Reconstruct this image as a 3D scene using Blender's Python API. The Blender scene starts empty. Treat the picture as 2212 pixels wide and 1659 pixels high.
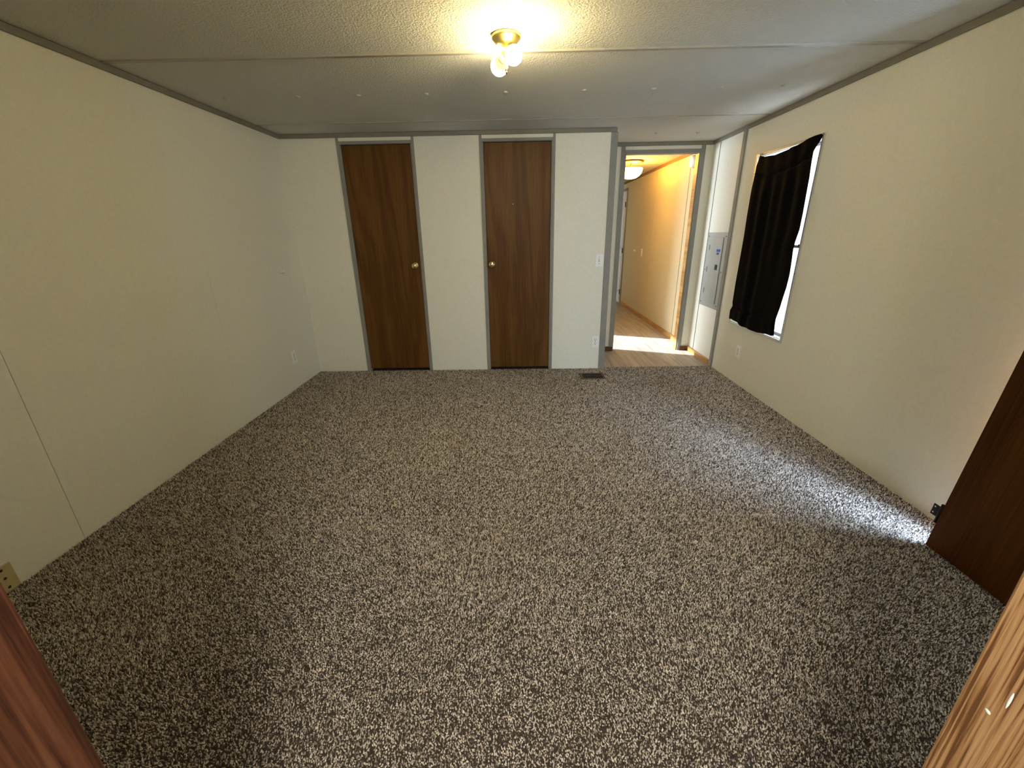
import bpy, bmesh, math, random
import numpy as np
from mathutils import Vector, Matrix

random.seed(7)
SC = bpy.context.scene
COL = SC.collection

# ------------------------------------------------------------------ camera
W, D, H = 3.997, 4.0374, 2.13          # room width, depth to the closet wall, ceiling height
D2 = 4.69                              # wall with the hall doorway, at the back of the alcove
cam_d = bpy.data.cameras.new('camera')
cam = bpy.data.objects.new('camera', cam_d)
COL.objects.link(cam)
cr = Vector((0.9998040856, 0.0114865466, -0.0161198513))
cu = Vector((0.0112040326, 0.3429508903, 0.9392865146))
cf = Vector((-0.0163174757, 0.9392831022, -0.3427550056))
M = Matrix.Identity(4)
for i in range(3):
    M[i][0], M[i][1], M[i][2] = cr[i], cu[i], -cf[i]
M[0][3], M[1][3], M[2][3] = 2.03707, 0.0, 1.31134
cam.matrix_world = M
cam_d.sensor_fit = 'HORIZONTAL'
cam_d.sensor_width = 36.0
cam_d.lens = 36.0 * 895.826 / 2212.0
cam_d.clip_start = 0.01
SC.camera = cam

# ------------------------------------------------------------------ view, world, daylight
SC.view_settings.view_transform = 'Standard'
SC.view_settings.look = 'None'
SC.view_settings.exposure = 1.28
SC.view_settings.gamma = 1.0
SC.view_settings.use_curve_mapping = False
world = bpy.data.worlds.new('sky')
SC.world = world
world.use_nodes = True
bg = world.node_tree.nodes['Background']
bg.inputs[0].default_value = (0.80, 0.90, 1.0, 1)
bg.inputs[1].default_value = 2.2

def area(name, loc, rot, sx, sy, power, color):
    d = bpy.data.lights.new(name, 'AREA')
    d.shape = 'RECTANGLE'; d.size = sx; d.size_y = sy
    d.energy = power; d.color = color
    o = bpy.data.objects.new(name, d); COL.objects.link(o)
    o.location = loc; o.rotation_euler = rot
    return o

def fill_point(name, loc, power, color, r=0.04):
    d = bpy.data.lights.new(name, 'POINT'); d.energy = power; d.color = color; d.shadow_soft_size = r
    o = bpy.data.objects.new(name, d); COL.objects.link(o); o.location = loc
    return o

DAY = (0.74, 0.86, 1.0)
sun_d = bpy.data.lights.new('sun', 'SUN'); sun_d.energy = 9.0; sun_d.color = (0.93, 0.96, 1.0); sun_d.angle = 0.012
sun = bpy.data.objects.new('sun', sun_d); COL.objects.link(sun); sun.location = (-6, 9, 6)
sun.rotation_euler = Vector((1.0, -0.375, -0.61)).to_track_quat('-Z', 'Y').to_euler()
# daylight standing outside the windows, plus an added fill light behind the entry
area('daylight_side_window', (W + 0.16, 1.17, 1.0), (0, math.radians(90), 0), 1.68, 0.56, 100, (0.54, 0.73, 1.0))
area('daylight_curtained_window', (W + 0.16, 3.42, 1.18), (0, math.radians(90), 0), 1.30, 0.72, 14, DAY)
area('daylight_den_window', (0.74, 6.35, 1.42), (0, math.radians(-90), 0), 1.15, 1.7, 60, DAY)
area('entry_left_fill', (0.45, -2.55, 1.30), (math.radians(90), 0, math.radians(180)), 1.4, 1.5, 170, (1.0, 0.96, 0.88))  # added fill from behind left of the camera, through an unseen wall opening

fill_point('entry_fill_lamp', (1.95, -0.42, 1.93), 30, (1.0, 0.94, 0.80), 0.15)  # added fill lamp behind the camera, without any fixture

# ------------------------------------------------------------------ object helpers
def tag(o, label=None, cat=None, group=None, kind=None):
    if label: o['label'] = label
    if cat: o['category'] = cat
    if group: o['group'] = group
    if kind: o['kind'] = kind
    return o

def empty(name, loc, label=None, cat=None, group=None, kind=None):
    o = bpy.data.objects.new(name, None)
    COL.objects.link(o); o.location = loc
    o.empty_display_size = 0.05
    return tag(o, label, cat, group, kind)

def root_loc(o):
    v = Vector((0, 0, 0))
    while o is not None:
        v += o.location; o = o.parent
    return v

class MB:
    """collects shapes in world coordinates and links them as one mesh object"""
    def __init__(self):
        self.v, self.f, self.s = [], [], []
    def add(self, verts, faces, smooth=False):
        b = len(self.v)
        self.v += [tuple(p) for p in verts]
        self.f += [tuple(b + i for i in f) for f in faces]
        self.s += [smooth] * len(faces)
        return self
    def box(self, x0, x1, y0, y1, z0, z1):
        x0, x1 = sorted((x0, x1)); y0, y1 = sorted((y0, y1)); z0, z1 = sorted((z0, z1))
        v = [(x0,y0,z0),(x1,y0,z0),(x1,y1,z0),(x0,y1,z0),(x0,y0,z1),(x1,y0,z1),(x1,y1,z1),(x0,y1,z1)]
        return self.add(v, [(0,3,2,1),(4,5,6,7),(0,1,5,4),(1,2,6,5),(2,3,7,6),(3,0,4,7)])
    def lathe(self, c, axis, prof, n=32, cap=True):
        """prof: list of (distance along axis, radius)"""
        a = Vector(axis).normalized()
        t = Vector((0,0,1)) if abs(a.z) < 0.9 else Vector((1,0,0))
        e1 = a.cross(t).normalized(); e2 = a.cross(e1)
        c = Vector(c); vs = []
        for d, r in prof:
            for k in range(n):
                an = 2*math.pi*k/n
                vs.append(c + a*d + (e1*math.cos(an) + e2*math.sin(an))*max(r, 1e-5))
        fs = []
        for j in range(len(prof)-1):
            for k in range(n):
                k2 = (k+1) % n
                fs.append((j*n+k, j*n+k2, (j+1)*n+k2, (j+1)*n+k))
        if cap:
            fs.append(tuple(range(n-1, -1, -1)))
            fs.append(tuple((len(prof)-1)*n + k for k in range(n)))
        return self.add(vs, fs, True)
    def tube(self, a, b, r, n=16):
        a, b = Vector(a), Vector(b)
        return self.lathe(a, b-a, [(0, r), ((b-a).length, r)], n)
    def prism(self, pts, axis, a, b):
        """closed outline in the plane across `axis` ('x','y','z'), extruded from a to b"""
        def P(p, q):
            if axis == 'x': return (q, p[0], p[1])
            if axis == 'y': return (p[0], q, p[1])
            return (p[0], p[1], q)
        n = len(pts)
        vs = [P(p, a) for p in pts] + [P(p, b) for p in pts]
        fs = [tuple(range(n)), tuple(range(2*n-1, n-1, -1))]
        fs += [(i, i+n, (i+1) % n + n, (i+1) % n) for i in range(n)]
        return self.add(vs, fs)
    def build(self, name, mat, parent=None, bevel=0, seg=2, **tags):
        me = bpy.data.meshes.new(name)
        off = root_loc(parent) if parent is not None else Vector((0,0,0))
        me.from_pydata([Vector(p)-off for p in self.v], [], self.f)
        me.polygons.foreach_set('use_smooth', self.s)
        bm = bmesh.new(); bm.from_mesh(me)
        bmesh.ops.recalc_face_normals(bm, faces=bm.faces)
        bm.to_mesh(me); bm.free()
        me.materials.append(mat)
        o = bpy.data.objects.new(name, me); COL.objects.link(o)
        if parent is not None: o.parent = parent
        if bevel:
            m = o.modifiers.new('bevel', 'BEVEL'); m.width = bevel; m.segments = seg
            m.limit_method = 'ANGLE'; m.angle_limit = math.radians(40)
        return tag(o, **tags)

def copy_tree(o, parent=None):
    c = o.copy(); COL.objects.link(c)
    if parent is not None: c.parent = parent
    for ch in [x for x in bpy.data.objects if x.parent == o]:
        copy_tree(ch, c)
    return c

# ------------------------------------------------------------------ materials
def mat(name):
    m = bpy.data.materials.new(name); m.use_nodes = True
    nt = m.node_tree; b = nt.nodes['Principled BSDF']
    return m, nt, b

def N(nt, t, **kw):
    n = nt.nodes.new(t)
    for k, v in kw.items(): setattr(n, k, v)
    return n

def coords(nt, scale=(1,1,1), rot=(0,0,0)):
    tc = N(nt, 'ShaderNodeTexCoord'); mp = N(nt, 'ShaderNodeMapping')
    mp.inputs['Scale'].default_value = scale; mp.inputs['Rotation'].default_value = rot
    nt.links.new(tc.outputs['Object'], mp.inputs['Vector'])
    return mp.outputs['Vector']

def noise(nt, vec, scale, detail=2, rough=0.5, dist=0.0):
    n = N(nt, 'ShaderNodeTexNoise')
    n.inputs['Scale'].default_value = scale; n.inputs['Detail'].default_value = detail
    n.inputs['Roughness'].default_value = rough; n.inputs['Distortion'].default_value = dist
    nt.links.new(vec, n.inputs['Vector'])
    return n.outputs['Fac']

def ramp(nt, fac, stops):
    r = N(nt, 'ShaderNodeValToRGB'); e = r.color_ramp.elements
    while len(e) < len(stops): e.new(0.5)
    for i, (p, c) in enumerate(stops):
        e[i].position = p; e[i].color = (*c, 1)
    nt.links.new(fac, r.inputs['Fac'])
    return r.outputs['Color']

def bump(nt, b, h, strength, dist):
    n = N(nt, 'ShaderNodeBump'); n.inputs['Strength'].default_value = strength
    n.inputs['Distance'].default_value = dist
    nt.links.new(h, n.inputs['Height']); nt.links.new(n.outputs['Normal'], b.inputs['Normal'])

def plain(name, col, rough=0.5, metal=0.0, var=0.06, scale=30, spec=None):
    m, nt, b = mat(name)
    c2 = tuple(max(0, x*(1-var)) for x in col); c1 = tuple(min(1, x*(1+var)) for x in col)
    nt.links.new(ramp(nt, noise(nt, coords(nt), scale, 3), [(0.35, c2), (0.65, c1)]), b.inputs['Base Color'])
    b.inputs['Roughness'].default_value = rough; b.inputs['Metallic'].default_value = metal
    if spec is not None: b.inputs['Specular IOR Level'].default_value = spec
    return m

def textured(name, col, scale, strength, dist, rough=0.75, var=0.03, vscale=1.5):
    m, nt, b = mat(name)
    v = coords(nt)
    c2 = tuple(x*(1-var) for x in col); c1 = tuple(min(1, x*(1+var)) for x in col)
    nt.links.new(ramp(nt, noise(nt, v, vscale, 4, 0.6), [(0.35, c2), (0.65, c1)]), b.inputs['Base Color'])
    bump(nt, b, noise(nt, v, scale, 3, 0.6), strength, dist)
    b.inputs['Roughness'].default_value = rough
    b.inputs['Specular IOR Level'].default_value = 0.3
    return m

def wood(name, dark, mid, light, rough=0.4, ring=3.0, grain=60, axis='z', bumpy=0.1, spec=0.4):
    m, nt, b = mat(name)
    st = {'z': (1, 1, 0.12), 'y': (1, 0.12, 1), 'x': (0.12, 1, 1)}[axis]
    st2 = {'z': (1, 1, 0.02), 'y': (1, 0.02, 1), 'x': (0.02, 1, 1)}[axis]
    a = noise(nt, coords(nt, st), ring, 2, 0.5, 1.2)
    wv = N(nt, 'ShaderNodeMath', operation='MULTIPLY'); wv.inputs[1].default_value = 22.0
    nt.links.new(a, wv.inputs[0])
    sn = N(nt, 'ShaderNodeMath', operation='SINE'); nt.links.new(wv.outputs[0], sn.inputs[0])
    g = noise(nt, coords(nt, st2), grain*4, 3, 0.7)
    mx = N(nt, 'ShaderNodeMath', operation='MULTIPLY_ADD')
    mx.inputs[1].default_value = 0.13; nt.links.new(sn.outputs[0], mx.inputs[0]); nt.links.new(g, mx.inputs[2])
    col = ramp(nt, mx.outputs[0], [(0.28, dark), (0.5, mid), (0.74, light)])
    nt.links.new(col, b.inputs['Base Color'])
    bump(nt, b, g, bumpy, 0.001)
    b.inputs['Roughness'].default_value = rough
    b.inputs['Specular IOR Level'].default_value = spec
    return m

def emit(name, col, strength):
    m, nt, b = mat(name)
    b.inputs['Base Color'].default_value = (*col, 1)
    b.inputs['Emission Color'].default_value = (*col, 1)
    b.inputs['Emission Strength'].default_value = strength
    return m

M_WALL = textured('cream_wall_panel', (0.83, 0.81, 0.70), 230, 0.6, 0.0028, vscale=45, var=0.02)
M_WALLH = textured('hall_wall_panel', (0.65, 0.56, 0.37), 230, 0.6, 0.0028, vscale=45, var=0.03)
M_CEIL = textured('stippled_ceiling', (0.70, 0.68, 0.61), 110, 1.0, 0.011, var=0.03)
M_TRIM = plain('grey_vinyl_trim', (0.27, 0.26, 0.235), 0.7, var=0.05, scale=14)
M_CROWN = plain('taupe_ceiling_trim', (0.22, 0.20, 0.165), 0.55, var=0.06, scale=10)
M_BATTEN = plain('painted_batten', (0.36, 0.335, 0.28), 0.35, var=0.04)
M_BUTTON = plain('painted_button', (0.50, 0.47, 0.40), 0.4, var=0.03)
M_DOOR = wood('dark_lauan_door', (0.080, 0.031, 0.0060), (0.120, 0.050, 0.0100), (0.165, 0.073, 0.0165), 0.45, 3.2, 40, spec=0.2)
M_DOOR3 = wood('dark_walnut_door', (0.048, 0.0140, 0.0016), (0.075, 0.0235, 0.0026), (0.100, 0.0340, 0.0045), 0.55, 2.4, 30, spec=0.12)
def jamb_wood(name, dark, mid, light, scale, lo, hi):
    m, nt, b = mat(name)
    a = noise(nt, coords(nt, (1, 1, 0.022)), scale, 2, 0.45, 0.35)
    f = noise(nt, coords(nt, (1, 1, 0.05)), 700, 2, 0.6)
    mx = N(nt, 'ShaderNodeMath', operation='MULTIPLY_ADD'); mx.inputs[1].default_value = 0.16
    nt.links.new(f, mx.inputs[0]); nt.links.new(a, mx.inputs[2])
    nt.links.new(ramp(nt, mx.outputs[0], [(lo, dark), ((lo+hi)/2, mid), (hi, light)]), b.inputs['Base Color'])
    bump(nt, b, mx.outputs[0], 0.5, 0.0015)
    b.inputs['Roughness'].default_value = 0.5; b.inputs['Specular IOR Level'].default_value = 0.35
    return m
M_JAMBR = jamb_wood('stained_oak_jamb', (0.15, 0.062, 0.022), (0.37, 0.190, 0.080), (0.47, 0.275, 0.130), 330, 0.46, 0.66)
M_JAMBL = jamb_wood('reddish_brown_jamb', (0.050, 0.015, 0.006), (0.118, 0.039, 0.017), (0.175, 0.070, 0.033), 130, 0.44, 0.68)  # darker and redder tones than the right jamb
M_PINE = wood('honey_pine', (0.34, 0.15, 0.035), (0.52, 0.27, 0.075), (0.62, 0.36, 0.12), 0.45, 4, 40, axis='y')
M_BROWNBASE = wood('brown_baseboard', (0.07, 0.022, 0.007), (0.12, 0.042, 0.014), (0.16, 0.06, 0.02), 0.45, 4, 40, axis='x')
M_WHITE = plain('white_plastic', (0.90, 0.895, 0.88), 0.35, var=0.015)
M_CREAMPL = plain('beige_plastic', (0.52, 0.43, 0.21), 0.45, var=0.03)
M_DARK = plain('dark_slot', (0.02, 0.018, 0.015), 0.6)
M_BRASS = plain('polished_brass', (0.83, 0.70, 0.38), 0.09, 1.0, var=0.05)
M_BRASSL = plain('lacquered_brass', (0.85, 0.68, 0.25), 0.3, 1.0, var=0.05)
M_BLACKMET = plain('black_metal', (0.018, 0.015, 0.013), 0.4, 0.6)
M_BRONZE = plain('brown_metal', (0.085, 0.055, 0.033), 0.45, 0.5)
M_PANEL = plain('grey_panel_steel', (0.40, 0.415, 0.39), 0.38, 0.25, var=0.04, scale=8)
M_ALU = plain('aluminium_frame', (0.60, 0.60, 0.58), 0.35, 0.6)
M_BLUE = plain('blue_tape', (0.02, 0.07, 0.42), 0.6)
M_WDOOR = plain('white_steel_door', (0.74, 0.76, 0.80), 0.4, var=0.02)
M_HUNDER = plain('carpet_backing', (0.05, 0.038, 0.03), 0.95, var=0.2, scale=90)
M_PORCEL = plain('bulb_collar', (0.80, 0.72, 0.50), 0.4)
M_BULB = emit('glowing_bulb', (1.0, 0.80, 0.38), 112)
M_BULB2 = emit('glowing_led_globe', (1.0, 0.86, 0.54), 34)
M_HALLGLASS = emit('glowing_glass_bowl', (1.0, 0.60, 0.15), 9)
M_VELVET, nt, b = mat('black_velvet')
nt.links.new(ramp(nt, noise(nt, coords(nt), 60, 3), [(0.3, (0.0022, 0.0016, 0.0014)), (0.7, (0.0044, 0.0034, 0.0029))]), b.inputs['Base Color'])
b.inputs['Roughness'].default_value = 0.9
b.inputs['Specular IOR Level'].default_value = 0.05
b.inputs['Sheen Weight'].default_value = 0.02
b.inputs['Sheen Tint'].default_value = (0.5, 0.4, 0.35, 1)

M_GLASS = bpy.data.materials.new('window_glass'); M_GLASS.use_nodes = True
nt = M_GLASS.node_tree; nt.nodes.remove(nt.nodes['Principled BSDF'])
tr = N(nt, 'ShaderNodeBsdfTransparent'); gl = N(nt, 'ShaderNodeBsdfGlossy'); mx = N(nt, 'ShaderNodeMixShader')
gl.inputs['Roughness'].default_value = 0.03
mx.inputs[0].default_value = 0.06
nt.links.new(tr.outputs[0], mx.inputs[1]); nt.links.new(gl.outputs[0], mx.inputs[2])
nt.links.new(mx.outputs[0], nt.nodes['Material Output'].inputs['Surface'])

# laminate planks, running along the hall
M_LAM, nt, b = mat('grey_oak_laminate')
v = coords(nt, (1,1,1), (0, 0, math.radians(90)))
br = N(nt, 'ShaderNodeTexBrick'); nt.links.new(v, br.inputs['Vector'])
br.inputs['Scale'].default_value = 1.0
br.inputs['Brick Width'].default_value = 1.2; br.inputs['Row Height'].default_value = 0.15
br.inputs['Mortar Size'].default_value = 0.0016; br.offset = 0.37
br.inputs['Color1'].default_value = (0.36, 0.315, 0.27, 1); br.inputs['Color2'].default_value = (0.50, 0.455, 0.405, 1)
br.inputs['Mortar'].default_value = (0.12, 0.09, 0.065, 1)
g = noise(nt, coords(nt, (1, 0.06, 1)), 34, 4, 0.65, 0.6)
gc = ramp(nt, g, [(0.3, (0.62, 0.58, 0.54)), (0.7, (1.15, 1.13, 1.1))])
mm = N(nt, 'ShaderNodeMixRGB', blend_type='MULTIPLY'); mm.inputs[0].default_value = 1.0
nt.links.new(br.outputs['Color'], mm.inputs[1]); nt.links.new(gc, mm.inputs[2])
nt.links.new(mm.outputs[0], b.inputs['Base Color'])
b.inputs['Roughness'].default_value = 0.42

# carpet yarn: every tuft carries its own tone
M_YARN, nt, b = mat('speckled_carpet_yarn')
at = N(nt, 'ShaderNodeAttribute', attribute_name='tone')
nt.links.new(ramp(nt, at.outputs['Fac'], [(0.0, (0.048, 0.036, 0.030)), (0.26, (0.150, 0.120, 0.101)),
             (0.54, (0.50, 0.437, 0.380)), (1.0, (0.93, 0.86, 0.78))]), b.inputs['Base Color'])
b.inputs['Roughness'].default_value = 0.9
b.inputs['Specular IOR Level'].default_value = 0.15

# ------------------------------------------------------------------ setting: floors, ceiling, walls
S = dict(kind='structure')
MB().box(-0.1, W+0.1, -3.1, D+0.03, -0.12, -0.004).build('floor', M_HUNDER, label='brown carpet backing over the bedroom floor', cat='floor', **S)
MB().box(-0.1, 2.85, D+0.03, D2, -0.12, -0.004).build('floor', M_HUNDER, label='closet floor behind the two dark doors', cat='floor', **S)
f2 = MB().box(2.85, W+0.1, D+0.03, D2, -0.12, 0.0).box(0.8, W+0.1, D2, 9.6, -0.12, 0.0).build('floor', M_LAM, label='grey tan wood laminate floor in the alcove and the hall beyond', cat='floor', **S)
MB().box(-0.1, W+0.1, -3.1, D2+0.05, H, H+0.1).build('ceiling', M_CEIL, label='stippled off-white ceiling over the carpeted room', cat='ceiling', **S)
MB().box(0.8, W+0.1, D2+0.05, 9.6, H, H+0.1).build('ceiling', M_CEIL, label='ceiling over the hall beyond the doorway', cat='ceiling', **S)

# left wall: vinyl faced panels butted together, the near joint open, the far one a low ridge
YF = 0.267                             # room face of the near wall
mb = MB().box(-0.1, -0.01, -3.0, D2+0.09, -0.02, H)
for y0, y1 in ((YF, 1.5515), (1.5540, D+0.05)):
    mb.box(-0.0105, 0, y0, y1, -0.01, H)
mb.box(-0.0105, 0.0012, 2.787, 2.793, 0.0, H)
mb.box(-0.0105, 0, -3.0, YF, -0.01, H)
mb.build('wall_left', M_WALL, label='cream textured left wall with a dark panel joint near the camera', cat='wall', **S)

# closet wall: openings for the two dark doors
DX = ((0.512, 1.139), (1.742, 2.353))  # door openings
DT = 2.047
mb = MB()
xs = [0, DX[0][0], DX[0][1], DX[1][0], DX[1][1], 2.893]
for i in (0, 2, 4): mb.box(xs[i], xs[i+1], D, D+0.08, -0.01, H)
for a, c in DX: mb.box(a, c, D, D+0.08, DT, H)
mb.box(0.018, 0.024, D-0.0012, D, 0, H-0.03)
mb.box(2.813, 2.893, D+0.08, D2, 0, H)           # closet end wall, the alcove's left side
mb.build('wall_back', M_WALL, label='cream closet wall across the far end of the carpet', cat='wall', **S)
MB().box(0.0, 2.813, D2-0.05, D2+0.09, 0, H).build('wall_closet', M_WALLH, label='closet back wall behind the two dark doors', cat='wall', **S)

# right wall with two window openings, continuing along alcove and hall in butted panels
WIN1 = (3.045, 3.795, 0.525, 1.852)
WIN2 = (0.880, 1.460, 0.13, 1.852)
mb = MB()
def rwall(y0, y1, z0=-0.01, z1=H): mb.box(W, W+0.1, y0, y1, z0, z1)
rwall(-3.0, WIN2[0]); rwall(WIN2[1], WIN1[0]); rwall(WIN1[1], 4.535)
for w in (WIN1, WIN2):
    rwall(w[0], w[1], -0.01, w[2]); rwall(w[0], w[1], w[3], H)
mb.box(W+0.06, W+0.1, 4.53, 4.56, 0, H)
rwall(4.541, D2+0.05)
mb.build('wall_right', M_WALL, label='cream right wall with the curtained window', cat='wall', **S)
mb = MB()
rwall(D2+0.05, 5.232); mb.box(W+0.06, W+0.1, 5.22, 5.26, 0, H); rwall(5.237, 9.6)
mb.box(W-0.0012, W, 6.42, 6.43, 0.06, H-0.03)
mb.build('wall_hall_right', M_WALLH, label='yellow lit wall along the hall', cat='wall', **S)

# alcove back wall with the hall doorway
OX0, OX1, OT = 3.125, 3.878, 2.030
mb = MB().box(2.893, OX0, D2, D2+0.09, 0, H).box(OX1, W, D2, D2+0.09, 0, H).box(OX0, OX1, D2, D2+0.09, OT, H)
mb.build('wall_alcove', M_WALL, label='pale wall around the hall doorway', cat='wall', **S)

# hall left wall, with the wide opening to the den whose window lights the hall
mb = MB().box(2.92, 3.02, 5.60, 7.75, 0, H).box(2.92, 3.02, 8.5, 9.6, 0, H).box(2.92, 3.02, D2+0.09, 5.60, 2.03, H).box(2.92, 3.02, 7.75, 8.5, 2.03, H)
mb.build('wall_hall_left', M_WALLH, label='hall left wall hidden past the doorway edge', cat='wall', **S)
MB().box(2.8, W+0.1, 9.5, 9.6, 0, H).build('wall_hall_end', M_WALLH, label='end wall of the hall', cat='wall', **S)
mb = MB().box(0.8, 0.9, D2+0.09, 5.5, 0, H).box(0.8, 0.9, 7.2, 8.7, 0, H)
mb.box(0.8, 0.9, 5.5, 7.2, 0, 0.85).box(0.8, 0.9, 5.5, 7.2, 2.0, H).box(0.8, 2.92, 8.6, 8.7, 0, H)
mb.build('wall_den', M_WALL, label='den walls out of sight left of the hall', cat='wall', **S)

# near wall with the doorway the camera stands in, and the entry space behind
JX0, JX1 = 1.599, 2.440
mb = MB().box(-0.1, JX0-0.02, 0.13, YF, 0, H).box(JX1+0.02, W+0.1, 0.13, YF, 0, H).box(JX0-0.02, JX1+0.02, 0.13, YF, 2.05, H)
mb.build('wall_front', M_WALL, label='near wall around the doorway the view is taken from', cat='wall', **S)
mb = MB().box(-0.1, 0.0, -2.4, 0.13, 0, H)
mb.box(-0.1, 0.9-1.2+0.0, -2.5, -2.4, 0, H).box(1.2, W+0.1, -2.5, -2.4, 0, H)
mb.box(-0.3, 1.2, -2.5, -2.4, 0, 0.55).box(-0.3, 1.2, -2.5, -2.4, 2.0, H)
mb.build('wall_entry', M_WALL, label='entry walls behind the camera', cat='wall', **S)

# ------------------------------------------------------------------ carpet pile: real tufts
def carpet():
    rng = np.random.default_rng(11)
    pts = []
    for y0, y1, sp in ((0.30, 1.7, 0.0052), (1.7, 2.7, 0.0060), (2.7, D+0.03, 0.0066)):
        gx = np.arange(0.003, W-0.003, sp); gy = np.arange(y0, y1, sp)
        X, Y = np.meshgrid(gx, gy)
        X = X + (rng.random(X.shape)-0.5)*sp*1.1; Y = Y + (rng.random(Y.shape)-0.5)*sp*1.1
        P = np.stack([X.ravel(), Y.ravel(), np.full(X.size, sp)], 1)
        pts.append(P)
    P = np.concatenate(pts)
    x, y, sp = P.T
    keep = (x > 0.003) & (x < W-0.003) & ((y < D-0.002) | ((x > 2.90) & (y < D+0.03)))
    keep &= ~((x > 2.628) & (x < 2.865) & (y > 3.705) & (y < 3.885))
    keep &= ((x-2.037) > -2.6*y-0.35) & ((x-2.037) < 2.6*y+0.35)
    P = P[keep]; x, y, sp = P.T
    n = len(P)
    # slow waves of pile direction, as feet and a vacuum leave them
    k = rng.normal(size=(10, 2))*3.2; ph = rng.random(10)*6.28
    lean = np.sin(x[:, None]*k[:, 0]+y[:, None]*k[:, 1]+ph)
    lx = lean[:, :5].sum(1)*0.0009 + rng.normal(size=n)*0.0026
    ly = lean[:, 5:].sum(1)*0.0009 + rng.normal(size=n)*0.0026
    h = 0.0085 + rng.random(n)*0.0055
    r = sp*0.62
    a0 = rng.random(n)*6.28
    V = np.zeros((n, 4, 3))
    for j in range(3):
        a = a0 + j*2.0944
        V[:, j, 0] = x + np.cos(a)*r; V[:, j, 1] = y + np.sin(a)*r; V[:, j, 2] = -0.006
    V[:, 3, 0] = x + lx; V[:, 3, 1] = y + ly; V[:, 3, 2] = -0.006 + h
    V[:, :, 0] = np.clip(V[:, :, 0], 0.001, W-0.001)
    Fi = np.array([[0, 1, 3], [1, 2, 3], [2, 0, 3]])
    F = (np.arange(n)[:, None, None]*4 + Fi[None]).reshape(-1)
    nf = n*3
    me = bpy.data.meshes.new('carpet')
    me.vertices.add(n*4); me.vertices.foreach_set('co', V.reshape(-1).astype(np.float32))
    me.loops.add(nf*3); me.loops.foreach_set('vertex_index', F.astype(np.int32))
    me.polygons.add(nf); me.polygons.foreach_set('loop_start', np.arange(0, nf*3, 3, dtype=np.int32))
    me.update(calc_edges=True)
    # yarn colours clump over a couple of tufts
    q = 0.0085
    cell = (np.floor(x/q).astype(np.int64)*73856093 ^ np.floor(y/q).astype(np.int64)*19349663) % 65536
    ctone = rng.random(65536)[cell]
    tone = np.clip(0.5 + (rng.random(n)-0.5)*0.80 + (ctone-0.5)*0.50, 0, 1)
    at = me.attributes.new('tone', 'FLOAT', 'POINT')
    at.data.foreach_set('value', np.repeat(tone, 4).astype(np.float32))
    me.materials.append(M_YARN)
    o = bpy.data.objects.new('carpet', me); COL.objects.link(o)
    tag(o, 'speckled brown and beige shag carpet covering the room floor', 'carpet', kind='stuff')
carpet()

# ------------------------------------------------------------------ trims
def crown(name, label, x0, x1, y0, y1):
    MB().box(x0, x1, y0, y1, H-0.034, H-0.001).build(name, M_CROWN, bevel=0.004, label=label, cat='trim', **S)
crown('trim_1', 'taupe trim strip along the top of the left wall', 0.001, 0.016, YF, D-0.016)
crown('trim_2', 'taupe trim strip along the top of the closet wall', 0.001, 2.895, D-0.015, D-0.0005)
crown('trim_3', 'taupe trim strip along the top of the right wall', W-0.016, W-0.001, YF, D+0.003)
crown('trim_4', 'grey trim strip along the top of the wall over the hall doorway', 2.896, W-0.001, D2-0.015, D2-0.0005)
crown('trim_5', 'pale trim strip over the grey electrical panel', W-0.014, W-0.001, D+0.054, D2-0.016)
MB().box(W-0.014, W-0.0005, D+0.004, D+0.053, 0.0, H-0.001).build('trim_6', M_TRIM, bevel=0.003, label='grey vertical trim between the curtained window and the panel', cat='trim', **S)
MB().prism([(2.846, D-0.008), (2.903, D-0.008), (2.903, D+0.045), (2.8935, D+0.045), (2.8935, D-0.0003), (2.846, D-0.0003)], 'z', 0.0, H-0.035).build('trim_7', M_TRIM, bevel=0.002, label='grey corner trim at the free end of the closet wall', cat='trim', **S)

def casing(name, a, c, top, y, label, w=0.021, head=0.022):
    mb = MB()
    mb.box(a-w, a, y-0.009, y-0.0003, 0, H-0.035)
    mb.box(c, c+w, y-0.009, y-0.0003, 0, H-0.035)
    mb.box(a, c, y-0.009, y-0.0003, top, top+head)
    mb.box(a-0.001, a+0.012, y, y+0.075, 0, top).box(c-0.012, c+0.001, y, y+0.075, 0, top).box(a, c, y, y+0.075, top-0.002, top)
    mb.build(name, M_TRIM, bevel=0.002, label=label, cat='trim', **S)
# casings stop short of the closet interior, painted grey like the room's battens
casing('trim_8', DX[0][0], DX[0][1], DT, D, 'grey casing around the left closet door')
casing('trim_9', DX[1][0], DX[1][1], DT, D, 'grey casing around the middle closet door')
casing('trim_10', OX0, OX1, OT, D2, 'grey casing around the open hall doorway', w=0.040, head=0.034)
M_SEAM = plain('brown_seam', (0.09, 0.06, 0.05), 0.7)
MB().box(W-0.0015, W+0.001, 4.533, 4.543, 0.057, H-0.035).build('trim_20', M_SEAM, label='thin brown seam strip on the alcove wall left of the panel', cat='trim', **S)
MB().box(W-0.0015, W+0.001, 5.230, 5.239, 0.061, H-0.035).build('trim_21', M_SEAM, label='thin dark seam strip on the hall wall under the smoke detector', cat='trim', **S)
# wooden reveal of the hall doorway
MB().box(OX1-0.016, OX1-0.0125, D2+0.002, D2+0.088, 0.001, OT-0.003).build('trim_11', M_PINE, label='orange wood reveal on the right side of the hall doorway', cat='trim', **S)
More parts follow.
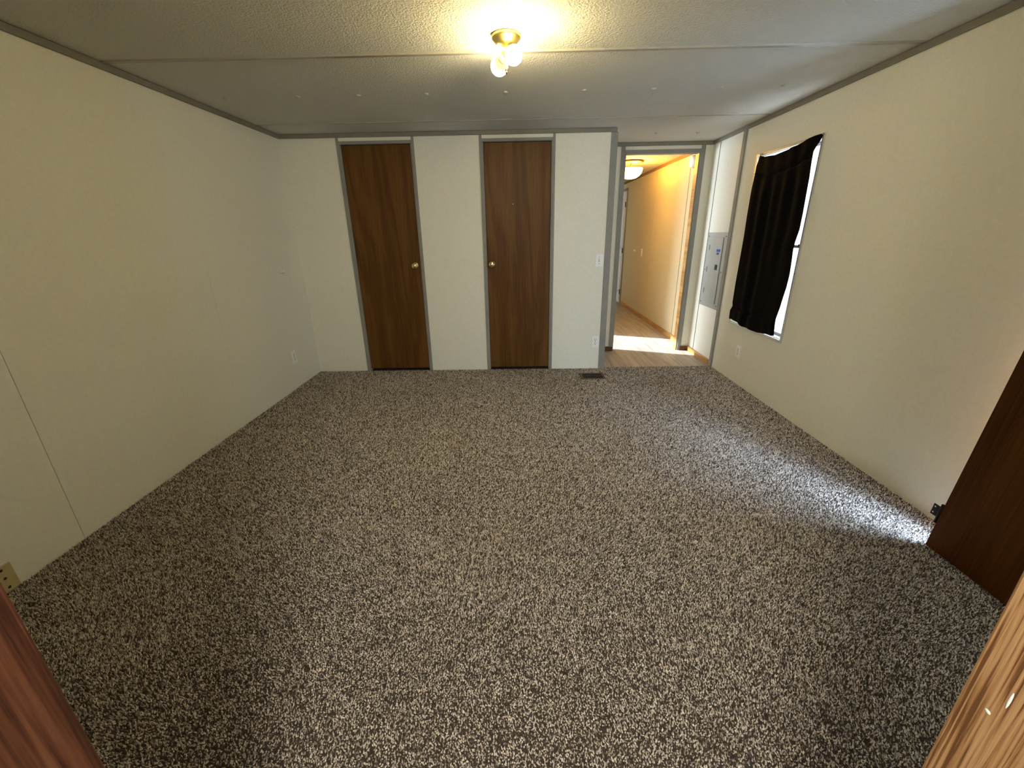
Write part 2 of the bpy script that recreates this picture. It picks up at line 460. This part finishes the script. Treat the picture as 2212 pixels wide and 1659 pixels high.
# ceiling battens
mb = MB()
mb.prism([(2.407, H), (2.410, H-0.007), (2.432, H-0.007), (2.435, H)], 'x', 0.02, 2.4655)
mb.prism([(2.407, H), (2.410, H-0.0065), (2.432, H-0.0065), (2.435, H)], 'x', 2.4675, W-0.02)
mb.build('trim_12', M_BATTEN, label='wide ceiling batten just behind the bulb fixture', cat='trim', **S)
MB().prism([(3.692, H), (3.694, H-0.004), (3.703, H-0.004), (3.705, H)], 'x', 0.02, W-0.02).build('trim_13', M_BATTEN, label='thin ceiling batten near the closet wall', cat='trim', **S)
MB().prism([(6.09, H), (6.095, H-0.006), (6.115, H-0.006), (6.12, H)], 'x', 3.03, W-0.02).build('trim_14', M_BATTEN, label='batten across the hall ceiling', cat='trim', **S)
MB().box(W-0.016, W-0.001, D2+0.095, 9.49, H-0.034, H-0.001).build('trim_15', wood('brown_hall_crown', (0.13,0.06,0.02), (0.22,0.11,0.04), (0.3,0.16,0.07), axis='y'), label='brown trim along the top of the hall wall', cat='trim', **S)

# baseboards (alcove and hall only; the carpeted room has none)
MB().box(2.904, OX0-0.041, D2-0.012, D2-0.0003, 0.001, 0.052).box(OX0-0.041, OX0+0.0, D2-0.016, D2-0.0095, 0.001, 0.050).build('baseboard_left', M_BROWNBASE, bevel=0.002, label='dark brown baseboard left of the hall doorway', cat='baseboard', **S)
MB().box(OX1+0.022, W-0.013, D2-0.021, D2-0.0095, 0.001, 0.050).build('baseboard_back', M_BROWNBASE, bevel=0.002, label='dark brown baseboard right of the hall doorway', cat='baseboard', **S)
MB().box(W-0.0125, W-0.0005, D+0.085, D2-0.022, 0.001, 0.056).build('baseboard_right', M_PINE, bevel=0.002, label='honey pine baseboard below the electrical panel', cat='baseboard', **S)
MB().box(W-0.0125, W-0.0005, D2+0.095, 7.98, 0.001, 0.060).build('baseboard_hall', M_PINE, bevel=0.002, label='honey pine baseboard along the hall wall', cat='baseboard', **S)

# wooden jambs of the near doorway
def jamb(name, x, s, m, label):
    mb = MB()
    # s = +1: jamb board whose face looks towards -x (right side)
    mb.box(x, x+s*0.019, 0.13, YF, 0, 2.04)
    return mb.build(name, m, bevel=0.003, label=label, cat='door jamb', **S)
jr = jamb('trim_16', JX1, 1, M_JAMBR, 'light oak stained door jamb in the near right corner')
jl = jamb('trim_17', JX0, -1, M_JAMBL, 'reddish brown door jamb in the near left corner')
for (y, z, ry, rz) in ((0.237, 0.941, 0.0012, 0.010), (0.245, 0.915, 0.0026, 0.0022)):
    pr = [(0, 1.0), (0.25, 0.9), (0.4, 0.5), (0.45, 0.05)]
    mb = MB().lathe((0,0,0), (-1,0,0), [(d*0.002, r) for d, r in pr], 10)
    mb.v = [(JX1+0.0003+p[0], y+p[1]*ry, z+p[2]*rz) for p in mb.v]
    mb.build('paint_speck', M_WHITE, jr, label='white paint speck')
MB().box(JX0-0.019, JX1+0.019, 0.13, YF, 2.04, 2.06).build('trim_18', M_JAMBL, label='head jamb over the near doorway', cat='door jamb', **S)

# ------------------------------------------------------------------ closet doors
def knob(x, y, z, parent):
    k = MB().lathe((x, y, z), (0,-1,0), [(0.010, 0.010), (0.024, 0.011), (0.030, 0.020), (0.037, 0.0262), (0.046, 0.0275),
          (0.053, 0.0245), (0.0555, 0.0185), (0.0545, 0.014), (0.0555, 0.0125), (0.0575, 0.010), (0.0580, 0.003)], 32)
    k = k.build('door_knob', M_BRASS, parent, label='polished brass knob')
    MB().lathe((x, y, z), (0,-1,0), [(0.0, 0.032), (0.004, 0.032), (0.008, 0.027), (0.011, 0.016)], 32).build('rosette', M_BRASS, k)
    return k

def closet_door(name, a, c, kx, label):
    r = empty(name, ((a+c)/2, D+0.030, 0.030), label, 'door', kind='structure')
    MB().box(a+0.0145, c-0.0145, D+0.012, D+0.047, 0.022, DT-0.006).build('door_slab', M_DOOR, r, bevel=0.002)
    knob(kx, D+0.012, 1.034, r)
    return r
d1 = closet_door('door_1', *DX[0], 1.075, 'dark brown flat closet door with its brass knob on the right')
d2 = closet_door('door_2', *DX[1], 1.798, 'dark brown flat closet door with its brass knob on the left')
mb = MB()
for i in range(5):
    xa = 1.762 + i*0.011; zz = (0.062, 0.068, 0.070, 0.066, 0.060)[i]
    mb.box(xa, xa+0.0112, D+0.0112, D+0.0122, zz, zz+0.006)
mb.build('scuff_mark', M_DARK, d2, label='black scuff near the bottom edge')
MB().lathe((2.003, D+0.0121, 1.553), (0,-1,0), [(0, 0.004), (0.0008, 0.003), (0.001, 0.0005)], 10).build('nick', M_WHITE, d2, label='pale nick in the veneer')
MB().lathe((2.174, D+0.0121, 0.512), (0,-1,0), [(0, 0.005), (0.0008, 0.004), (0.001, 0.0005)], 10).build('knot', M_DARK, d2, label='dark pin knot')
MB().box(1.733, 1.7415, D-0.011, D-0.0085, 1.005, 1.060).build('strike_plate', M_BRASS, d2)

# ------------------------------------------------------------------ white panelled door in the hall, closed in the exterior wall
r = empty('door_3', (W-0.02, 8.48, 0.0), 'white panelled door far along the hall', 'door', kind='structure')
mb = MB().box(W-0.022, W-0.0005, 8.06, 8.94, 0.02, 1.965)
slab = mb.build('door_slab', M_WDOOR, r, bevel=0.003)
for (y0, y1) in ((8.16, 8.46), (8.54, 8.84)):
    for (z0, z1) in ((0.22, 0.86), (1.0, 1.55), (1.65, 1.86)):
        mb = MB()
        for q0, q1, e in ((0, 0.022, 0.006), (0.03, 0.05, 0.004)):
            mb.box(W-0.022-e, W-0.0215, y0+q0, y0+q1, z0+q0, z1-q0).box(W-0.022-e, W-0.0215, y1-q1, y1-q0, z0+q0, z1-q0)
            mb.box(W-0.022-e, W-0.0215, y0+q0, y1-q0, z0+q0, z0+q1).box(W-0.022-e, W-0.0215, y0+q0, y1-q0, z1-q1, z1-q0)
        mb.build('raised_panel', M_WDOOR, slab)
for z in (0.22, 0.97, 1.75):
    MB().tube((W-0.027, 8.052, z-0.045), (W-0.027, 8.052, z+0.045), 0.006, 12).box(W-0.024, W-0.021, 8.03, 8.085, z-0.045, z+0.045).build('hinge', M_BRONZE, r)
knob_h = MB().lathe((W-0.022, 8.88, 1.0), (-1,0,0), [(0, 0.03), (0.006, 0.028), (0.012, 0.012), (0.03, 0.012), (0.04, 0.026), (0.055, 0.026), (0.062, 0.012)], 24).build('door_knob', M_BRASS, r)
mb = MB().box(W-0.013, W-0.0005, 8.005, 8.045, 0, 2.02).box(W-0.013, W-0.0005, 8.955, 8.995, 0, 2.02).box(W-0.013, W-0.0005, 8.045, 8.955, 1.98, 2.02)
mb.build('trim_19', M_TRIM, bevel=0.002, label='grey casing around the white hall door', cat='trim', **S)

# ------------------------------------------------------------------ windows
def window(name, w, label):
    y0, y1, z0, z1 = w
    r = empty(name, (W, (y0+y1)/2, z0), label, 'window', kind='structure')
    mb = MB()
    e = 0.020
    # interior flange, four strips
    mb.box(W-0.010, W-0.0005, y0-e, y0, z0-e, z1+e).box(W-0.010, W-0.0005, y1, y1+e, z0-e, z1+e)
    mb.box(W-0.010, W-0.0005, y0, y1, z0-e, z0).box(W-0.010, W-0.0005, y0, y1, z1, z1+e)
    # reveal lining
    t = 0.006
    mb.box(W-0.0005, W+0.105, y0, y0+t, z0, z1).box(W-0.0005, W+0.105, y1-t, y1, z0, z1)
    mb.box(W-0.0005, W+0.105, y0, y1, z0, z0+t).box(W-0.0005, W+0.105, y0, y1, z1-t, z1)
    fr = mb.build('window_frame', M_ALU, r, bevel=0.0015)
    zm = (z0+z1)/2 - 0.005
    for k, (za, zb, x) in enumerate(((z0+t, zm+0.012, W+0.05), (zm-0.012, z1-t, W+0.068))):
        s = MB()
        s.box(x, x+0.016, y0+t, y0+t+0.018, za, zb).box(x, x+0.016, y1-t-0.018, y1-t, za, zb)
        s.box(x, x+0.016, y0+t+0.018, y1-t-0.018, za, za+0.022).box(x, x+0.016, y0+t+0.018, y1-t-0.018, zb-0.022, zb)
        so = s.build('sash', M_ALU, r, bevel=0.0015)
        MB().box(x+0.006, x+0.009, y0+t+0.016, y1-t-0.016, za+0.02, zb-0.02).build('window_pane', M_GLASS, so)
    MB().box(W+0.035, W+0.050, y0+0.035, y0+0.085, zm+0.0, zm+0.018).build('sash_lock', M_BLACKMET, r)
    for i in range(4):
        z = z0 + 0.12 + i*(z1-z0-0.24)/3
        for yy in (y0-e*0.5, y1+e*0.5):
            MB().lathe((W-0.010, yy, z), (-1,0,0), [(0, 0.004), (0.0015, 0.0035), (0.002, 0.001)], 10).build('screw', M_BLACKMET, fr)
    return r
window('window_1', WIN1, 'aluminium framed window on the right wall behind the black curtain')
window('window_2', WIN2, 'window on the right wall behind the leaning dark door')
r = empty('window_3', (0.85, 6.35, 0.85), 'den window out of sight left of the hall', 'window', kind='structure')
MB().box(0.83, 0.87, 5.5, 5.55, 0.85, 2.0).box(0.83, 0.87, 7.15, 7.2, 0.85, 2.0).box(0.83, 0.87, 5.55, 7.15, 0.85, 0.9).box(0.83, 0.87, 5.55, 7.15, 1.95, 2.0).build('window_frame', M_ALU, r)
MB().box(0.848, 0.852, 5.55, 7.15, 0.9, 1.95).build('window_pane', M_GLASS, r)

# ------------------------------------------------------------------ black curtain
def resample(p, n):
    p = [Vector((a, b)) for a, b in p]; L = [0]
    for i in range(1, len(p)): L.append(L[-1] + (p[i]-p[i-1]).length)
    out = []
    for k in range(n):
        t = L[-1]*k/(n-1); i = 0
        while i < len(p)-2 and L[i+1] < t: i += 1
        f = (t-L[i])/max(L[i+1]-L[i], 1e-9)
        out.append(p[i].lerp(p[i+1], min(max(f, 0), 1)))
    return out

def curtain():
    top = [(3.756,1.872),(3.72,1.852),(3.64,1.832),(3.49,1.820),(3.405,1.824),(3.252,1.838),(3.151,1.857),(3.029,1.873)]
    right = [(3.029,1.873),(3.038,1.825),(3.064,1.775),(3.060,1.71),(3.049,1.617),(3.046,1.525),(3.040,1.405),(3.040,1.299),(3.060,1.219),(3.064,1.169),(3.052,1.076),(3.046,1.001),(3.052,0.912),(3.066,0.841),(3.080,0.753),(3.101,0.675),(3.098,0.636),(3.085,0.547)]
    left = [(3.756,1.872),(3.751,1.827),(3.748,1.737),(3.763,1.599),(3.765,1.413),(3.760,1.241),(3.766,1.052),(3.772,0.855),(3.770,0.690),(3.756,0.666),(3.790,0.618),(3.783,0.544)]
    bot = [(3.783,0.544),(3.70,0.545),(3.629,0.538),(3.549,0.519),(3.437,0.522),(3.309,0.521),(3.18,0.541),(3.085,0.547)]
    nu, nv = 110, 150
    T, B, Lf, R = resample(top, nu), resample(bot, nu), resample(left, nv), resample(right, nv)
    rnd = random.Random(3)
    folds = [(rnd.uniform(4, 13), rnd.uniform(0, 6.28), rnd.uniform(-2.5, 2.5), rnd.uniform(0.5, 1.0)) for _ in range(6)]
    parts = {'curtain_header': (0.0, 0.098), 'curtain_panel': (0.098, 0.905), 'bottom_ruffle': (0.905, 1.0)}
    root = empty('window_curtain', (W-0.03, 3.42, 0.54), 'black velvet curtain pinned sagging over the right wall window', 'curtain')
    def pt(i, j):
        u, t = i/(nu-1), j/(nv-1)
        p = T[i]*(1-t) + B[i]*t + Lf[j]*(1-u) + R[j]*u - (T[0]*(1-u)*(1-t) + T[-1]*u*(1-t) + B[0]*(1-u)*t + B[-1]*u*t)
        s = sum(a*math.sin(f*u*3.1 + ph + sl*t) for f, ph, sl, a in folds)/5.0
        edge = min(1, u*14)*min(1, (1-u)*14)
        amp = 0.006*edge
        if t > 0.098: amp = 0.020*edge*min(1, 0.35+(t-0.098)*5)
        if t > 0.905: amp *= 1.15
        x = W - 0.034 - s*amp
        # gathered seams pull in to the wall
        for tc, wd in ((0.098, 0.010), (0.905, 0.012)):
            x += 0.010*math.exp(-((t-tc)/wd)**2)*edge
        # the header slumps outwards between its two pins
        if t < 0.098: x -= 0.012*math.sin(u*math.pi)*(1-t/0.098)
        x = min(x, W-0.012)
        corner = math.exp(-((u-1)**2+t**2)/0.002) + math.exp(-(u**2+t**2)/0.002)
        x += (W-0.013-x)*min(1, corner)
        return (x, p.x, p.y)
    for nm, (t0, t1) in parts.items():
        j0, j1 = round(t0*(nv-1)), round(t1*(nv-1))
        vs = [pt(i, j) for j in range(j0, j1+1) for i in range(nu)]
        fs = [(a*nu+i, a*nu+i+1, (a+1)*nu+i+1, (a+1)*nu+i) for a in range(j1-j0) for i in range(nu-1)]
        o = MB().add(vs, fs, True).build(nm, M_VELVET, root)
        m = o.modifiers.new('cloth', 'SOLIDIFY'); m.thickness = 0.002; m.offset = 0
    for (y, z) in ((3.032, 1.868), (3.752, 1.868)):
        MB().lathe((W-0.016, y, z), (-1,0,0), [(0, 0.005), (0.003, 0.0045), (0.0045, 0.002)], 14).build('pin', M_ALU, root, label='bright pin head')
curtain()

# ------------------------------------------------------------------ unhung dark door leaning on the right wall
def leaning_door():
    hgt, wid, th = 2.03, 0.61, 0.034
    bx, y1 = 3.793, 1.474
    root = empty('leaning_door', (bx, y1, 0.0115), 'dark brown unhung door leaning on the right wall in front of a window', 'door')
    ang = math.asin((W-0.0005-th-bx)/hgt*1.0)
    root.rotation_euler = (0, ang, 0)
    def part(mb, name, m, parent, bevel=0, **k):
        # local coordinates: x out of the room face, y along, z up
        me_o = mb.build(name, m, None, bevel, **k); me_o.parent = parent
        return me_o
    slab = part(MB().box(0, th, -wid, 0, 0, hgt), 'door_slab', M_DOOR3, root, 0.002)
    for z in (0.155, 1.02, 1.84):
        hb = part(MB().tube((0.004, 0.0068, z-0.044), (0.004, 0.0068, z+0.044), 0.0062, 14).box(0.002+0.008, th-0.004, 0.0003, 0.0025, z-0.044, z+0.044), 'hinge', M_BLACKMET, root)
        xm = 0.004
        mb = MB()
        # loose leaf standing out from the barrel, notched, with two screw holes
        mb.box(xm-0.0012, xm+0.0012, 0.010, 0.040, z-0.020, z+0.030)
        part(mb, 'hinge_leaf', M_BLACKMET, hb, 0.0006)
        for zz in (z-0.008, z+0.019):
            part(MB().lathe((xm-0.0013, 0.031, zz), (-1,0,0), [(0, 0.0034), (0.0006, 0.003), (0.0007, 0.0005)], 12), 'screw_hole', M_ALU, hb)
    part(MB().lathe((0, -0.55, 0.98), (-1,0,0), [(0, 0.032), (0.005, 0.030), (0.010, 0.013), (0.03, 0.012), (0.04, 0.026), (0.052, 0.027), (0.060, 0.012)], 24), 'door_knob', M_BRASS, root)
    part(MB().lathe((0.0004, -0.50, 0.165), (-1,0,0), [(0, 0.003), (0.0005, 0.002), (0.0006, 0.0005)], 8), 'nick', M_CREAMPL, root)
leaning_door()

# ------------------------------------------------------------------ ceiling fixture with two bare bulbs
def fixture():
    cx, cy = 1.998, 2.240
    root = empty('ceiling_light', (cx, cy, H), 'brass ceiling fixture with two bare glowing bulbs and no shade', 'ceiling light')
    MB().lathe((cx, cy, H), (0,0,-1), [(0, 0.060), (0.004, 0.064), (0.016, 0.064), (0.020, 0.058), (0.034, 0.046), (0.042, 0.026), (0.044, 0.010)], 40).build('canopy', M_BRASSL, root)
    rod = MB().tube((cx, cy, H-0.043), (cx, cy, 1.998), 0.0042, 14).build('threaded_rod', M_WHITE, root)
    MB().lathe((cx, cy, 2.006), (0,0,-1), [(0, 0.0075), (0.008, 0.0075)], 6).lathe((cx, cy, 1.998), (0,0,-1), [(0, 0.0055), (0.006, 0.006), (0.012, 0.004), (0.014, 0.001)], 16).build('finial', M_BRASS, rod)
    def bulb(direc, sc, collar, m, led):
        d = Vector(direc).normalized(); c = Vector((cx, cy, 2.062))
        o = c + d*0.014
        MB().lathe(o, d, [(0, 0.010), (0.004, 0.019), (0.034, 0.020), (0.036, 0.017)], 28).tube(c, o, 0.008).build('bulb_socket', M_PORCEL, root)
        if led:
            p = [(0.030, 0.014)]
            for k in range(4):
                p += [(0.036+k*0.006, 0.0165+k*0.0030), (0.039+k*0.006, 0.0165+k*0.0030), (0.0395+k*0.006, 0.0145+k*0.003)]
            p += [(0.062, 0.030), (0.070, 0.0335)]
            col = MB().lathe(o, d, p, 32).build('bulb', M_PORCEL, root)
            prof = [(0.070, 0.0335)]
            for k in range(1, 13):
                a = -0.55 + (math.pi/2+0.55)*k/12
                prof.append((0.092 + 0.040*math.sin(a), 0.0405*math.cos(a)))
            MB().lathe(o, d, prof, 32).build('bulb_globe', m, col)
        else:
            prof = [(0.030, 0.013), (0.044, 0.0145), (0.056, 0.022)]
            for k in range(1, 14):
                a = -0.75 + (math.pi/2+0.75)*k/13
                prof.append((0.092 + 0.037*math.sin(a), 0.037*math.cos(a)))
            MB().lathe(o, d, prof, 32).build('bulb', m, root)
    bulb((0.30, -0.85, -0.35), 1, False, M_BULB, False)
    bulb((-0.33, 0.93, -0.15), 1, True, M_BULB2, True)
fixture()

# ------------------------------------------------------------------ hall ceiling light
def hall_light():
    cx, cy = 3.48, 5.86
    root = empty('ceiling_light', (cx, cy, H), 'glowing glass bowl light on the hall ceiling', 'ceiling light')
    MB().lathe((cx, cy, H), (0,0,-1), [(0, 0.155), (0.008, 0.157), (0.018, 0.150), (0.022, 0.120), (0.022, 0.02)], 40).build('canopy', M_BRONZE, root)
    MB().tube((cx, cy, H-0.02), (cx, cy, 1.925), 0.005).build('stem', M_BRONZE, root)
    MB().lathe((cx, cy, 0), (0,0,1), [(2.045, 0.142), (2.040, 0.146), (2.000, 0.138), (1.962, 0.112), (1.935, 0.070), (1.926, 0.02), (1.928, 0.006)], 40, cap=False).build('glass_bowl', M_HALLGLASS, root)
    d = bpy.data.lights.new('hall_bulb', 'POINT'); d.energy = 15; d.color = (1.0, 0.50, 0.055); d.shadow_soft_size = 0.03
    o = bpy.data.objects.new('hall_bulb', d); COL.objects.link(o); o.location = (cx+0.05, cy, 2.075)
hall_light()

# ------------------------------------------------------------------ smoke detector on the hall wall
r = empty('smoke_detector', (W, 5.12, 2.01), 'round white smoke detector high on the hall wall', 'smoke detector')
MB().lathe((W, 5.12, 2.01), (-1,0,0), [(0, 0.066), (0.012, 0.067), (0.014, 0.063)], 36).build('mounting_ring', M_CREAMPL, r)
MB().lathe((W, 5.12, 2.01), (-1,0,0), [(0.014, 0.061), (0.040, 0.061), (0.050, 0.055), (0.053, 0.044)], 36).build('detector_body', M_WHITE, r, label='white domed body')
mb = MB()
for k in range(10):
    a = 2*math.pi*k/10
    mb.box(W-0.0545, W-0.0520, 5.12+0.028*math.cos(a)-0.003, 5.12+0.028*math.cos(a)+0.003, 2.01+0.028*math.sin(a)-0.003, 2.01+0.028*math.sin(a)+0.003)
mb.build('vent_slots', M_DARK, r)

# ------------------------------------------------------------------ electrical panel
def panel():
    y0, y1, z0, z1 = 4.100, 4.512, 0.560, 1.282
    root = empty('electrical_panel', (W, (y0+y1)/2, z0), 'grey steel breaker panel on the alcove wall beside the grey trim', 'electrical panel')
    MB().box(W-0.010, W-0.0005, y0, y1, z0, z1).build('cover_plate', M_PANEL, root, bevel=0.003)
    fy0, fy1, fz0, fz1 = 4.160, 4.455, 0.612, 1.238
    lid = MB().box(W-0.019, W-0.0105, fy0, fy1, fz0, fz1).build('panel_door', M_PANEL, root, bevel=0.003)
    MB().box(W-0.0225, W-0.0192, 4.205, 4.250, 0.935, 0.985).build('latch', M_DARK, lid, label='black square latch')
    MB().box(W-0.0235, W-0.0226, 4.212, 4.222, 0.945, 0.975).build('latch_slider', M_BLACKMET, lid)
    for yy, zz, hh in ((4.425, 1.14, 0.025), (4.425, 0.93, 0.025), (4.425, 0.72, 0.025)):
        MB().box(W-0.0205, W-0.0188, yy-0.004, yy+0.004, zz-hh, zz+hh).build('hinge', M_DARK, lid)
    MB().box(W-0.0199, W-0.0188, 4.185, 4.262, 1.105, 1.128).box(W-0.0201, W-0.0190, 4.205, 4.255, 1.078, 1.098).build('tape', M_BLUE, lid, label='torn pieces of blue tape')
    for yy, zz in ((4.125, 1.245), (4.485, 1.245), (4.125, 0.595), (4.485, 0.595), (4.125, 0.92), (4.485, 0.92)):
        MB().lathe((W-0.010, yy, zz), (-1,0,0), [(0, 0.006), (0.002, 0.005), (0.003, 0.001)], 12).build('screw', M_DARK, root)
panel()

# ------------------------------------------------------------------ outlets, switches, bumpers
def plate(name, loc, nrm, label, kind, cat, group=None):
    """nrm: 'x+','x-','y-' the way the plate faces; local frame u (across), z up, n out"""
    root = empty(name, loc, label, cat, group)
    def P(u, n, z):
        if nrm == 'y-': return (loc[0]+u, loc[1]-n, loc[2]+z)
        if nrm == 'x+': return (loc[0]+n, loc[1]+u, loc[2]+z)
        return (loc[0]-n, loc[1]-u, loc[2]+z)
    def bx(mb, u0, u1, n0, n1, z0, z1):
        a, b_ = P(u0, n0, z0), P(u1, n1, z1)
        return mb.box(a[0], b_[0], a[1], b_[1], a[2], b_[2])
    bx(MB(), -0.035, 0.035, 0.0, 0.006, -0.057, 0.057).build('cover_plate', M_WHITE, root, bevel=0.0025)
    if kind == 'outlet':
        for s in (-1, 1):
            zc = s*0.0195
            rec = bx(MB(), -0.0165, 0.0165, 0.0055, 0.0075, zc-0.0135, zc+0.0135).build('receptacle', M_WHITE, root, bevel=0.0015)
            mb = MB()
            bx(mb, -0.0085, -0.0055, 0.0076, 0.0083, zc-0.002, zc+0.008); bx(mb, 0.0050, 0.0080, 0.0076, 0.0083, zc-0.002, zc+0.008)
            bx(mb, -0.003, 0.003, 0.0076, 0.0083, zc-0.0105, zc-0.005)
            mb.build('slots', M_DARK, rec)
        bx(MB(), -0.003, 0.003, 0.0055, 0.0075, -0.003, 0.003).build('screw', M_DARK, root)
    else:
        bx(MB(), -0.0055, 0.0055, 0.0055, 0.0072, -0.013, 0.013).build('toggle_slot', M_CREAMPL, root)
        bx(MB(), -0.004, 0.004, 0.0065, 0.017, 0.000, 0.010).build('toggle', M_WHITE, root, bevel=0.001)
        for s in (-1, 1):
            bx(MB(), -0.0028, 0.0028, 0.0055, 0.0070, s*0.030-0.0028, s*0.030+0.0028).build('screw', M_DARK, root)
    return root
G = 'wall outlets of the room'
plate('wall_outlet', (0, 3.592, 0.284), 'x+', 'white duplex outlet low on the left wall', 'outlet', 'outlet', G)
plate('wall_outlet', (2.802, D, 0.278), 'y-', 'white duplex outlet between the middle door and the hall doorway', 'outlet', 'outlet', G)
plate('wall_outlet', (W, 3.592, 0.285), 'x-', 'white duplex outlet below the curtained window', 'outlet', 'outlet', G)
plate('light_switch', (2.799, D, 1.056), 'y-', 'white toggle light switch on the closet wall by the hall doorway', 'switch', 'light switch')
plate('light_switch', (W, 6.865, 0.985), 'x-', 'white light switch on the yellow lit hall wall', 'switch', 'light switch')

def bumper(loc, ax, label):
    root = empty('door_bumper', loc, label, 'door bumper')
    MB().lathe(loc, ax, [(0, 0.019), (0.004, 0.019), (0.007, 0.016)], 28).build('bumper_base', M_WHITE, root)
    MB().lathe(loc, ax, [(0.006, 0.010), (0.014, 0.010), (0.018, 0.015), (0.024, 0.016), (0.029, 0.012), (0.030, 0.004)], 28).build('bumper_tip', M_WHITE, root)
bumper((0, 3.672, 1.027), (1, 0, 0), 'round white door bumper knob on the left wall')
bumper((W, 7.26, 1.0), (-1, 0, 0), 'round white door bumper knob on the hall wall')

# beige plate by the floor on the left wall, three dark holes
r = empty('wall_plate', (0, 1.248, 0.06), 'beige plate with dark holes at the foot of the left wall', 'wall plate')
MB().box(0.0005, 0.007, 1.213, 1.283, 0.004, 0.117).build('cover_plate', M_CREAMPL, r, bevel=0.002)
for z in (0.102, 0.064, 0.022):
    MB().lathe((0.0068, 1.248, z), (1,0,0), [(0, 0.0058), (0.0008, 0.0050), (0.0009, 0.0005)], 14).build('hole', M_DARK, r)

# ------------------------------------------------------------------ floor vent
def vent():
    x0, x1, y0, y1 = 2.632, 2.862, 3.708, 3.882
    root = empty('floor_vent', ((x0+x1)/2, (y0+y1)/2, 0), 'brown metal floor vent sunk in the carpet by the closet wall', 'floor vent')
    mb = MB()
    b_ = 0.022
    mb.box(x0, x1, y0, y0+b_, -0.006, 0.004).box(x0, x1, y1-b_, y1, -0.006, 0.004)
    mb.box(x0, x0+b_, y0+b_, y1-b_, -0.006, 0.004).box(x1-b_, x1, y0+b_, y1-b_, -0.006, 0.004)
    mb.build('vent_frame', M_BRONZE, root, bevel=0.002)
    MB().box(x0+0.01, x1-0.01, y0+0.01, y1-0.01, -0.0058, -0.004).build('vent_duct', M_DARK, root)
    n = 17; mb = MB()
    for k in range(n):
        xc = x0+b_ + (k+0.5)*(x1-x0-2*b_)/n
        mb.box(xc-0.0016, xc+0.0016, y0+b_, y1-b_, -0.0045, 0.003)
    mb.box(x0+b_, x1-b_, (y0+y1)/2-0.0025, (y0+y1)/2+0.0025, -0.004, 0.0032)
    mb.build('louver_slats', M_BRONZE, root)
vent()

# ------------------------------------------------------------------ ceiling fastener buttons
def buttons():
    rx = [0.228, 0.681, 1.061, 1.482, 1.976, 2.460, 2.886, 3.297, 3.675]
    spots = [(x, 3.024) for x in rx] + [(3.295, 4.274), (3.676, 4.305)]
    ords = ['leftmost', 'second from the left', 'third from the left', 'fourth from the left', 'middle',
            'fourth from the right', 'third from the right', 'second from the right', 'rightmost']
    base = None
    for i, (x, y) in enumerate(spots):
        if base is None:
            base = MB().lathe((0, 0, 0), (0,0,-1), [(0, 0.0155), (0.003, 0.0155), (0.007, 0.011), (0.0085, 0.004)], 24).build('ceiling_button', M_BUTTON)
            o = base
        else:
            o = base.copy(); COL.objects.link(o)
        o.location = (x, y, H-0.0003)
        if i < 9: lab = 'small round ceiling fastener button, %s in the row of nine' % ords[i]
        else: lab = 'small round ceiling fastener button over the alcove, %s one of its pair' % ('left', 'right')[i-9]
        tag(o, lab, 'fastener', 'ceiling fastener buttons')
buttons()
